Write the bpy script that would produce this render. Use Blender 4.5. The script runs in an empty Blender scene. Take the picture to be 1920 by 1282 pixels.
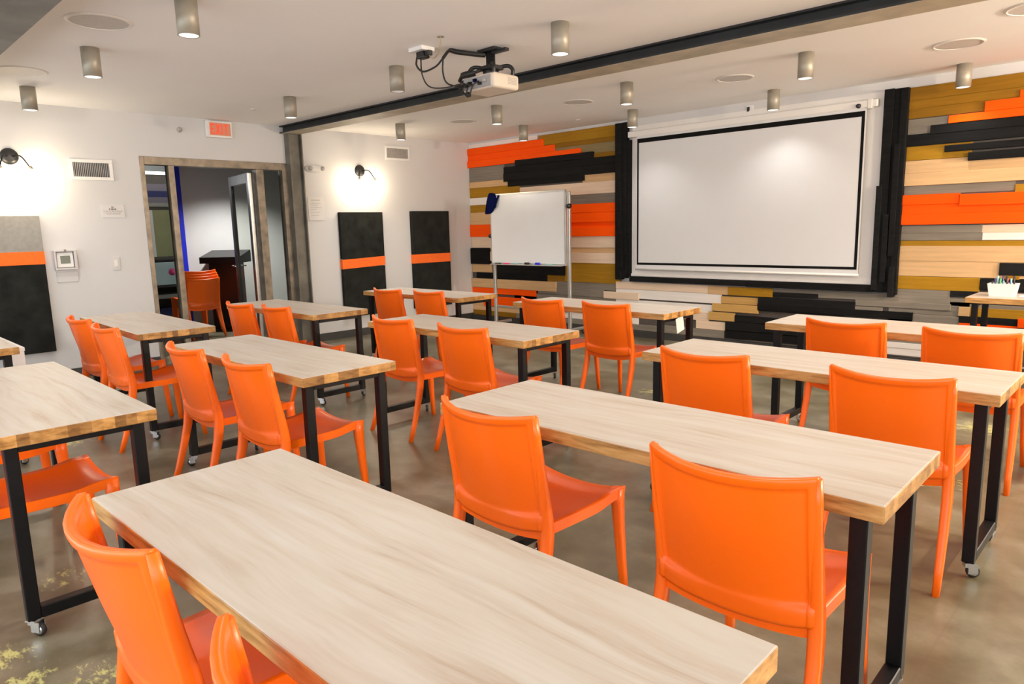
import bpy, bmesh, math, random
from mathutils import Vector, Matrix
PI = math.pi
random.seed(7)
S = bpy.context.scene
COL = S.collection

# ------------------------------------------------------------------ room dimensions (metres)
XW = -8.10      # left wall
YF = 7.453      # screen wall
ZC = 2.689      # ceiling
XR, YB = 2.6, -2.6

# ------------------------------------------------------------------ materials
def new_mat(name):
    m = bpy.data.materials.new(name); m.use_nodes = True
    nt = m.node_tree; nt.nodes.clear()
    out = nt.nodes.new('ShaderNodeOutputMaterial')
    b = nt.nodes.new('ShaderNodeBsdfPrincipled')
    nt.links.new(b.outputs[0], out.inputs[0])
    return m, nt, b
def rgb(c): return (c[0], c[1], c[2], 1.0)
def N(nt, kind, **kw):
    n = nt.nodes.new(kind)
    for k, v in kw.items(): setattr(n, k, v)
    return n
def coords(nt, scale=(1, 1, 1), rand=0.0):
    tc = N(nt, 'ShaderNodeTexCoord'); mp = N(nt, 'ShaderNodeMapping')
    mp.inputs['Scale'].default_value = scale
    nt.links.new(tc.outputs['Object'], mp.inputs['Vector'])
    if rand:
        oi = N(nt, 'ShaderNodeObjectInfo'); mu = N(nt, 'ShaderNodeVectorMath', operation='SCALE')
        mu.inputs[0].default_value = (rand, rand * .7, rand * .4)
        nt.links.new(oi.outputs['Random'], mu.inputs['Scale'])
        nt.links.new(mu.outputs[0], mp.inputs['Location'])
    return mp.outputs[0]
def ramp(nt, fac, stops):
    r = N(nt, 'ShaderNodeValToRGB'); els = r.color_ramp.elements
    while len(els) < len(stops): els.new(.5)
    for e, (p, c) in zip(els, stops): e.position = p; e.color = rgb(c)
    nt.links.new(fac, r.inputs[0]); return r.outputs[0]
def noise(nt, vec, scale, detail=3, rough=.5):
    n = N(nt, 'ShaderNodeTexNoise'); n.inputs['Scale'].default_value = scale
    n.inputs['Detail'].default_value = detail; n.inputs['Roughness'].default_value = rough
    nt.links.new(vec, n.inputs['Vector']); return n.outputs[0]
def mixc(nt, fac, a, b, mode='MIX'):
    m = N(nt, 'ShaderNodeMix', data_type='RGBA', blend_type=mode)
    def put(i, v):
        if isinstance(v, (tuple, list)): m.inputs[i].default_value = rgb(v)
        else: nt.links.new(v, m.inputs[i])
    if isinstance(fac, float): m.inputs[0].default_value = fac
    else: nt.links.new(fac, m.inputs[0])
    put(6, a); put(7, b); return m.outputs[2]
def mathn(nt, op, a, b=0.0, clamp=False):
    m = N(nt, 'ShaderNodeMath', operation=op, use_clamp=clamp)
    for i, v in enumerate((a, b)):
        if isinstance(v, (int, float)): m.inputs[i].default_value = v
        else: nt.links.new(v, m.inputs[i])
    return m.outputs[0]
def bump(nt, b, h, strength=.1, dist=.01):
    n = N(nt, 'ShaderNodeBump'); n.inputs['Strength'].default_value = strength; n.inputs['Distance'].default_value = dist
    nt.links.new(h, n.inputs['Height']); nt.links.new(n.outputs[0], b.inputs['Normal'])
def plain(name, c, rough=.5, metal=0.0, var=.08, scale=6, spec=.5, bmp=0.0):
    m, nt, b = new_mat(name)
    v = coords(nt)
    n = noise(nt, v, scale, 4)
    lo = tuple(x * (1 - var) for x in c); hi = tuple(min(1, x * (1 + var)) for x in c)
    nt.links.new(ramp(nt, n, [(.3, lo), (.7, hi)]), b.inputs['Base Color'])
    b.inputs['Roughness'].default_value = rough; b.inputs['Metallic'].default_value = metal
    b.inputs['Specular IOR Level'].default_value = spec
    if bmp: bump(nt, b, noise(nt, v, scale * 12, 4), bmp, .004)
    return m
def emit(name, c, strength):
    m = bpy.data.materials.new(name); m.use_nodes = True
    nt = m.node_tree; nt.nodes.clear()
    o = nt.nodes.new('ShaderNodeOutputMaterial'); e = nt.nodes.new('ShaderNodeEmission')
    e.inputs[0].default_value = rgb(c); e.inputs[1].default_value = strength
    nt.links.new(e.outputs[0], o.inputs[0]); return m

M = {}
M['wall'] = plain('white_wall_paint', (.65, .645, .645), .6, var=.015, scale=2, spec=.3)
M['ceiling'] = plain('white_ceiling_paint', (.92, .905, .89), .8, var=.012, scale=1.5, spec=.2)
M['orange'] = plain('orange_polypropylene', (1.0, .145, .0), .34, var=.02, scale=3, spec=.4)
_b = M['orange'].node_tree.nodes['Principled BSDF']; _b.inputs['Coat Weight'].default_value = .3; _b.inputs['Coat Roughness'].default_value = .28
M['steel'] = plain('black_powder_coated_steel', (.004, .004, .0045), .4, var=.2, scale=30, spec=.22)
M['beam'] = plain('dark_painted_steel', (.018, .02, .021), .5, var=.35, scale=4, spec=.4)
M['beam_under_lit'] = plain('bounce_lit_olive_steel', (.40, .35, .26), .55, var=.2, scale=5, spec=.4)  # beam underside kept lighter: bounced light painted into the colour
M['chrome'] = plain('chrome', (.75, .75, .75), .2, 1.0, var=.05)
M['rubber'] = plain('black_rubber', (.015, .015, .015), .6)
M['lamp'] = plain('champagne_grey_metal', (.36, .33, .27), .45, .35, var=.06, scale=20)
M['lampin'] = plain('white_reflector', (.85, .85, .85), .4)
M['white'] = plain('white_plastic', (.80, .79, .77), .45, var=.02)
M['white_trim'] = plain('white_trim_paint', (.80, .77, .73), .45, var=.02)
M['dark_plastic'] = plain('black_plastic', (.012, .012, .013), .4)
M['cable'] = plain('black_cable_rubber', (.012, .011, .010), .5)
M['cablew'] = plain('yellowed_cable', (.45, .36, .2), .5)
M['grille'] = plain('grey_grille', (.42, .39, .36), .6, var=.15, scale=60)
M['grille_white'] = plain('white_grille', (.74, .71, .68), .6, var=.03, scale=60)
M['grille_ceiling'] = plain('beige_speaker_grille', (.60, .57, .535), .7, var=.06, scale=60)
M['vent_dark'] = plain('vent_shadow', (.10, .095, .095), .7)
M['slat'] = plain('vent_slat', (.36, .345, .34), .5)
M['concrete'] = plain('grey_concrete', (.22, .215, .195), .8, var=.25, scale=3, bmp=.3)
M['frame_steel'] = plain('raw_brown_steel', (.225, .185, .14), .45, .45, var=.35, scale=9)
M['column_steel'] = plain('raw_grey_steel', (.15, .142, .12), .45, .4, var=.35, scale=5)
M['felt_dark'] = plain('charcoal_felt', (.017, .018, .016), .95, var=.4, scale=7, spec=.1)
M['felt_grey'] = plain('grey_felt', (.30, .285, .26), .95, var=.08, scale=30, spec=.1)
M['felt_orange'] = plain('orange_felt', (.93, .17, .03), .9, var=.05, scale=30, spec=.1)
M['baseboard'] = plain('dark_baseboard', (.035, .035, .033), .5)
M['screen'] = plain('matte_screen_fabric', (.70, .70, .705), .9, var=.008, spec=.1)
M['black_border'] = plain('black_screen_border', (.006, .006, .006), .8, spec=.1)
M['wboard'] = plain('whiteboard_enamel', (.78, .78, .77), .22, var=.01)
M['alu'] = plain('aluminium', (.55, .54, .52), .35, .7, var=.06)
M['navy'] = plain('navy_cloth', (.003, .006, .045), .9, var=.2, spec=.05)
M['paper'] = plain('white_paper', (.70, .685, .675), .8, var=.02)
M['ink'] = plain('grey_ink', (.22, .20, .19), .8)
M['ink_light'] = plain('pale_ink', (.48, .45, .43), .8)
M['wall_plate'] = plain('off_white_plastic', (.63, .62, .615), .5, var=.02)
M['lcd'] = plain('lcd_screen', (.10, .125, .10), .3)
M['clear_grey'] = plain('smoky_clear_plastic', (.52, .49, .49), .3, var=.05)
M['lectern'] = plain('black_lectern_laminate', (.006, .006, .007), .35)
M['blue'] = plain('royal_blue_paint', (.004, .015, .55), .5)
M['darkblue'] = plain('dark_blue_paint', (.02, .02, .10), .6)
M['yellow_panel'] = plain('khaki_panel', (.30, .28, .13), .6)
M['corridor'] = plain('corridor_paint', (.60, .60, .595), .7, var=.02)
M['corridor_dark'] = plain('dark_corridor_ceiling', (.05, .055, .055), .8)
M['brown_dark'] = plain('dark_brown_paint', (.08, .065, .055), .7)
M['mauve'] = plain('mauve_paint', (.16, .13, .16), .7)
M['aqua_box'] = plain('pale_aqua_card', (.50, .62, .60), .6)
M['pink'] = plain('pink_ink', (.75, .05, .22), .6)
M['door_metal'] = plain('dark_door_metal', (.05, .052, .05), .4, .15, var=.25, scale=6)
M['door_bright'] = plain('brushed_door_metal', (.40, .40, .39), .3, .8, var=.15, scale=10)
M['projector'] = plain('cream_projector_shell', (.70, .62, .52), .4, var=.02)
M['projector_rear'] = plain('grey_projector_rear', (.34, .32, .31), .45)
M['teal'] = plain('teal_plastic', (.25, .5, .52), .5)
M['purple'] = plain('purple_plastic', (.06, .04, .12), .5)
M['green'] = plain('green_plastic', (.10, .35, .16), .5)
M['red'] = plain('red_plastic', (.6, .05, .05), .5)
M['lens'] = emit('lamp_lens_light', (1.0, .96, .9), 9)
M['bulb'] = emit('bare_bulb_light', (1.0, .82, .58), 300)
M['tube'] = emit('fluorescent_tube_light', (1.0, .98, .93), 7)
M['exit_face'] = emit('exit_sign_face_light', (1.0, .36, .2), .62)
M['exit_text'] = emit('exit_letter_light', (1.0, .10, .05), 1.05)

def glass(name, tint):
    m, nt, b = new_mat(name)
    b.inputs['Base Color'].default_value = rgb(tint); b.inputs['Roughness'].default_value = .02
    b.inputs['Transmission Weight'].default_value = 1.0; b.inputs['IOR'].default_value = 1.03
    return m
M['glass'] = glass('door_glass', (.80, .84, .80))

# boards: one painted / stained wood material per colour, grain along x
def board_mat(name, c, var=.16, rough=.6):
    m, nt, b = new_mat(name)
    v = coords(nt, (1.2, 22, 22), 9.0)
    n = noise(nt, v, 2.0, 5, .6)
    oi = N(nt, 'ShaderNodeObjectInfo')
    lo = tuple(x * (1 - var) for x in c); hi = tuple(min(1, x * (1 + var)) for x in c)
    col = ramp(nt, n, [(.3, lo), (.7, hi)])
    tone = mathn(nt, 'ADD', mathn(nt, 'MULTIPLY', oi.outputs['Random'], var), 1 - var * .5)
    hs = N(nt, 'ShaderNodeHueSaturation'); nt.links.new(tone, hs.inputs['Value']); nt.links.new(col, hs.inputs['Color'])
    nt.links.new(hs.outputs[0], b.inputs['Base Color'])
    b.inputs['Roughness'].default_value = rough; b.inputs['Specular IOR Level'].default_value = .08 if name.startswith('black') else .12
    bump(nt, b, n, .15, .003)
    return m
BC = {'orange': ((.98, .09, .0), .05, 'orange painted wood'), 'ochre': ((.35, .18, .012), .14, 'ochre stained wood'),
      'ochre_dark': ((.25, .12, .009), .16, 'dark ochre stained wood'), 'tan': ((.62, .40, .205), .10, 'tan wood'),
      'tan2': ((.52, .31, .10), .10, 'golden tan wood'), 'cream': ((.74, .57, .42), .08, 'cream wood'),
      'white': ((.83, .78, .73), .05, 'whitewashed wood'), 'grey': ((.215, .19, .155), .16, 'grey weathered wood'),
      'olive': ((.235, .18, .085), .12, 'olive brown wood'), 'black': ((.009, .009, .009), .35, 'black painted wood')}
for k, (c, v, _) in BC.items(): M['b_' + k] = board_mat(k + '_board', c, v)

# whitewashed butcher block with amber edges
def tabletop_mat():
    m, nt, b = new_mat('whitewashed_butcher_block')
    v = coords(nt, (1.1, 16, 3), 11.0)
    tc = N(nt, 'ShaderNodeTexCoord'); sep = N(nt, 'ShaderNodeSeparateXYZ'); nt.links.new(tc.outputs['Object'], sep.inputs[0])
    oi = N(nt, 'ShaderNodeObjectInfo')
    # warped grain
    w = noise(nt, coords(nt, (.8, 2.2, 1), 5.0), 1.6, 2)
    add = N(nt, 'ShaderNodeVectorMath', operation='ADD')
    cmb = N(nt, 'ShaderNodeCombineXYZ'); nt.links.new(mathn(nt, 'MULTIPLY', w, 2.2), cmb.inputs[1])
    nt.links.new(v, add.inputs[0]); nt.links.new(cmb.outputs[0], add.inputs[1])
    g = noise(nt, add.outputs[0], 1.9, 6, .62)
    g2 = noise(nt, coords(nt, (.9, 6, 2), 17.0), 2.0, 3, .5)
    top = ramp(nt, g, [(.28, (.37, .275, .20)), (.42, (.465, .39, .32)), (.55, (.51, .45, .39)), (.72, (.545, .505, .455))])
    top = mixc(nt, mathn(nt, 'MULTIPLY', mathn(nt, 'SUBTRACT', g2, .42, True), 1.6, True), top, (.57, .53, .47))
    # lamella tone
    cell = mathn(nt, 'FLOOR', mathn(nt, 'DIVIDE', sep.outputs['Y'], .038))
    wn = N(nt, 'ShaderNodeTexWhiteNoise', noise_dimensions='2D')
    cv = N(nt, 'ShaderNodeCombineXYZ'); nt.links.new(cell, cv.inputs[0]); nt.links.new(oi.outputs['Random'], cv.inputs[1])
    nt.links.new(cv.outputs[0], wn.inputs['Vector'])
    top = mixc(nt, mathn(nt, 'MULTIPLY', wn.outputs['Value'], .22), top, (.47, .39, .31))
    # edges
    eg = noise(nt, coords(nt, (3, 9, 26), 7.0), 2.2, 4, .6)
    edge = ramp(nt, eg, [(.3, (.22, .10, .022)), (.5, (.43, .225, .065)), (.7, (.56, .33, .12))])
    blk = ramp(nt, wn.outputs['Value'], [(.0, (.45, .38, .3)), (.5, (.9, .85, .8)), (1, (1.15, 1.1, 1.05))])
    geo = N(nt, 'ShaderNodeNewGeometry'); gs = N(nt, 'ShaderNodeSeparateXYZ'); nt.links.new(geo.outputs['Normal'], gs.inputs[0])
    isend = mathn(nt, 'GREATER_THAN', mathn(nt, 'ABSOLUTE', gs.outputs['X']), .7)
    edge = mixc(nt, isend, edge, mixc(nt, 1.0, edge, blk, 'MULTIPLY'))
    istop = mathn(nt, 'GREATER_THAN', gs.outputs['Z'], .5)
    nt.links.new(mixc(nt, istop, edge, top), b.inputs['Base Color'])
    b.inputs['Roughness'].default_value = .42; b.inputs['Specular IOR Level'].default_value = .4
    bump(nt, b, g, .05, .002)
    return m
M['top'] = tabletop_mat()

# polished concrete floor with worn yellow paint flecks
def floor_mat():
    m, nt, b = new_mat('polished_concrete')
    v = coords(nt)
    n1 = noise(nt, v, 1.5, 7, .62); n2 = noise(nt, v, 5.5, 5, .6)
    c1 = ramp(nt, n1, [(.34, (.075, .062, .028)), (.5, (.148, .130, .080)), (.66, (.235, .217, .160))])
    c2 = ramp(nt, n2, [(.32, (.68, .66, .62)), (.68, (1.12, 1.12, 1.12))])
    col = mixc(nt, .8, c1, c2, 'MULTIPLY')
    # saw-cut joints
    sep = N(nt, 'ShaderNodeSeparateXYZ'); nt.links.new(v, sep.inputs[0])
    j1 = mathn(nt, 'LESS_THAN', mathn(nt, 'ABSOLUTE', mathn(nt, 'SUBTRACT', mathn(nt, 'MODULO', mathn(nt, 'ADD', sep.outputs['X'], 20.0), 3.05), 1.2)), .004)
    j2 = mathn(nt, 'LESS_THAN', mathn(nt, 'ABSOLUTE', mathn(nt, 'SUBTRACT', mathn(nt, 'MODULO', mathn(nt, 'ADD', sep.outputs['Y'], 20.0), 3.05), 2.45)), .004)
    col = mixc(nt, mathn(nt, 'MULTIPLY', mathn(nt, 'MAXIMUM', j1, j2), .12), col, (.05, .045, .035))
    # yellow paint remnants: blobs of torn paint round fixed places on the slab
    fl = noise(nt, coords(nt, (16, 30, 1)), 1.0, 6, .75)
    total = None
    for (px, py, r, wgt) in ((-2.80, .33, .20, .62), (-2.60, .36, .16, .60), (-2.42, .55, .3, .53), (-5.52, 1.20, .25, .66), (-3.20, 4.98, .30, .62), (-.93, 5.45, .38, .64), (-.88, 4.2, .3, .60), (-3.3, .62, .25, .50), (-4.7, 6.0, .3, .5)):
        dv = N(nt, 'ShaderNodeVectorMath', operation='DISTANCE'); nt.links.new(v, dv.inputs[0]); dv.inputs[1].default_value = (px, py, 0)
        f = mathn(nt, 'MULTIPLY', mathn(nt, 'SUBTRACT', 1.0, mathn(nt, 'DIVIDE', dv.outputs['Value'], r), True), wgt)
        total = f if total is None else mathn(nt, 'MAXIMUM', total, f)
    msk = mathn(nt, 'MULTIPLY', mathn(nt, 'SUBTRACT', mathn(nt, 'ADD', fl, mathn(nt, 'MULTIPLY', total, .55)),   .735, True), 10.0, True)
    msk = mathn(nt, 'MULTIPLY', msk, mathn(nt, 'GREATER_THAN', total, .02))
    col = mixc(nt, mathn(nt, 'MULTIPLY', msk, .75), col, (.60, .57, .20))
    nt.links.new(col, b.inputs['Base Color'])
    nt.links.new(mathn(nt, 'ADD', mathn(nt, 'MULTIPLY', n2, .12), .285), b.inputs['Roughness'])
    b.inputs['Specular IOR Level'].default_value = .8
    return m
M['floor'] = floor_mat()

# ------------------------------------------------------------------ mesh helpers
def box(bm, x0, x1, y0, y1, z0, z1, mat=0, bev=0.0, seg=2):
    vs = [bm.verts.new(p) for p in ((x0, y0, z0), (x1, y0, z0), (x1, y1, z0), (x0, y1, z0), (x0, y0, z1), (x1, y0, z1), (x1, y1, z1), (x0, y1, z1))]
    fs = [bm.faces.new([vs[i] for i in q]) for q in ((3, 2, 1, 0), (4, 5, 6, 7), (0, 1, 5, 4), (1, 2, 6, 5), (2, 3, 7, 6), (3, 0, 4, 7))]
    for f in fs: f.material_index = mat
    if bev:
        es = list({e for f in fs for e in f.edges})
        r = bmesh.ops.bevel(bm, geom=es, offset=bev, segments=seg, affect='EDGES', profile=.5)
        for f in r['faces']: f.material_index = mat
    return vs
def frame_of(d):
    d = d.normalized(); a = Vector((0, 0, 1)) if abs(d.z) < .95 else Vector((1, 0, 0))
    u = d.cross(a).normalized(); return u, u.cross(d).normalized()
def tube(bm, pts, r, n=10, mat=0, cap=True):
    pts = [Vector(p) for p in pts]; rings = []
    u = None
    for i, p in enumerate(pts):
        d = (pts[min(i + 1, len(pts) - 1)] - pts[max(i - 1, 0)])
        d = d.normalized()
        if u is None: u, w = frame_of(d)
        else:
            u = (u - d * u.dot(d)).normalized(); w = u.cross(d).normalized()
        rr = r[i] if isinstance(r, (list, tuple)) else r
        rings.append([bm.verts.new(p + (u * math.cos(2 * PI * k / n) + w * math.sin(2 * PI * k / n)) * rr) for k in range(n)])
    for a, b_ in zip(rings, rings[1:]):
        for k in range(n):
            f = bm.faces.new((a[k], a[(k + 1) % n], b_[(k + 1) % n], b_[k])); f.material_index = mat; f.smooth = True
    if cap:
        for ring, rev in ((rings[0], True), (rings[-1], False)):
            f = bm.faces.new(ring[::-1] if rev else ring); f.material_index = mat
def spline(ctrl, n=8):
    P = [Vector(p) for p in ctrl]; P = [P[0] * 2 - P[1]] + P + [P[-1] * 2 - P[-2]]; out = []
    for i in range(1, len(P) - 2):
        for k in range(n):
            t = k / n; a, b_, c, d = P[i - 1:i + 3]
            out.append(.5 * ((2 * b_) + (c - a) * t + (2 * a - 5 * b_ + 4 * c - d) * t * t + (3 * b_ - a - 3 * c + d) * t ** 3))
    out.append(P[-2]); return out
def lathe(bm, prof, axis='Z', o=(0, 0, 0), n=28, mat=0, smooth=True):
    """prof: (radius, height) pairs, closed at radius 0"""
    o = Vector(o); rings = []
    def pt(r, h, a):
        c, s = r * math.cos(a), r * math.sin(a)
        return o + Vector({'Z': (c, s, h), 'X': (h, c, s), 'Y': (c, h, s)}[axis])
    for r, h in prof:
        rings.append([bm.verts.new(pt(r, h, 0))] if r < 1e-6 else [bm.verts.new(pt(r, h, 2 * PI * k / n)) for k in range(n)])
    for a, b_ in zip(rings, rings[1:]):
        for k in range(n):
            k2 = (k + 1) % n
            if len(a) == 1 and len(b_) == 1: continue
            vs = (a[0], b_[k2], b_[k]) if len(a) == 1 else (a[k], a[k2], b_[0]) if len(b_) == 1 else (a[k], a[k2], b_[k2], b_[k])
            f = bm.faces.new(vs); f.material_index = mat; f.smooth = smooth
def sweep_rect(bm, path, sizes, ch=.25, mat=0):
    """horizontal chamfered-rectangle sections along a path"""
    rings = []
    for (x, y, z), (w, d) in zip(path, sizes):
        c = min(w, d) * ch; w2, d2 = w / 2, d / 2
        pr = ((-w2 + c, -d2), (w2 - c, -d2), (w2, -d2 + c), (w2, d2 - c), (w2 - c, d2), (-w2 + c, d2), (-w2, d2 - c), (-w2, -d2 + c))
        rings.append([bm.verts.new((x + a, y + b_, z)) for a, b_ in pr])
    for a, b_ in zip(rings, rings[1:]):
        for k in range(8):
            f = bm.faces.new((a[k], a[(k + 1) % 8], b_[(k + 1) % 8], b_[k])); f.material_index = mat; f.smooth = True
    bm.faces.new(rings[0][::-1]); bm.faces.new(rings[-1])
def obj(name, bm, mats, parent=None, loc=None, smooth=None):
    bmesh.ops.recalc_face_normals(bm, faces=bm.faces[:])
    me = bpy.data.meshes.new(name); bm.to_mesh(me); bm.free()
    for m in (mats if isinstance(mats, (list, tuple)) else [mats]): me.materials.append(M[m] if isinstance(m, str) else m)
    o = bpy.data.objects.new(name, me); COL.objects.link(o)
    if smooth is not None:
        for p in me.polygons: p.use_smooth = smooth
    if parent: o.parent = parent
    if loc: o.location = loc
    return o
def bx(name, m, dims, parent=None, bev=0.0, loc=None):
    bm = bmesh.new(); box(bm, *dims, bev=bev); return obj(name, bm, m, parent, loc)
def tag(o, label=None, cat=None, group=None, kind=None):
    if label: o['label'] = label
    if cat: o['category'] = cat
    if group: o['group'] = group
    if kind: o['kind'] = kind
    return o
def thing(name, label, cat, loc=(0, 0, 0), rz=0.0, group=None):
    o = bpy.data.objects.new(name, None); COL.objects.link(o); o.empty_display_size = .1
    o.location = loc; o.rotation_euler = (0, 0, rz)
    return tag(o, label, cat, group)
def struct(name, m, dims, parent=None):
    o = bx(name, m, dims, parent)
    if parent is None: o['kind'] = 'structure'
    return o
KIDS = {}
def dup(root, loc, rz, label, group=None):
    r = root.copy(); COL.objects.link(r); r.location = loc; r.rotation_euler = (0, 0, rz); r['label'] = label
    if group: r['group'] = group
    for ch in root.children:
        c = ch.copy(); COL.objects.link(c); c.parent = r
        for g in ch.children:
            d = g.copy(); COL.objects.link(d); d.parent = c
    return r
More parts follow.
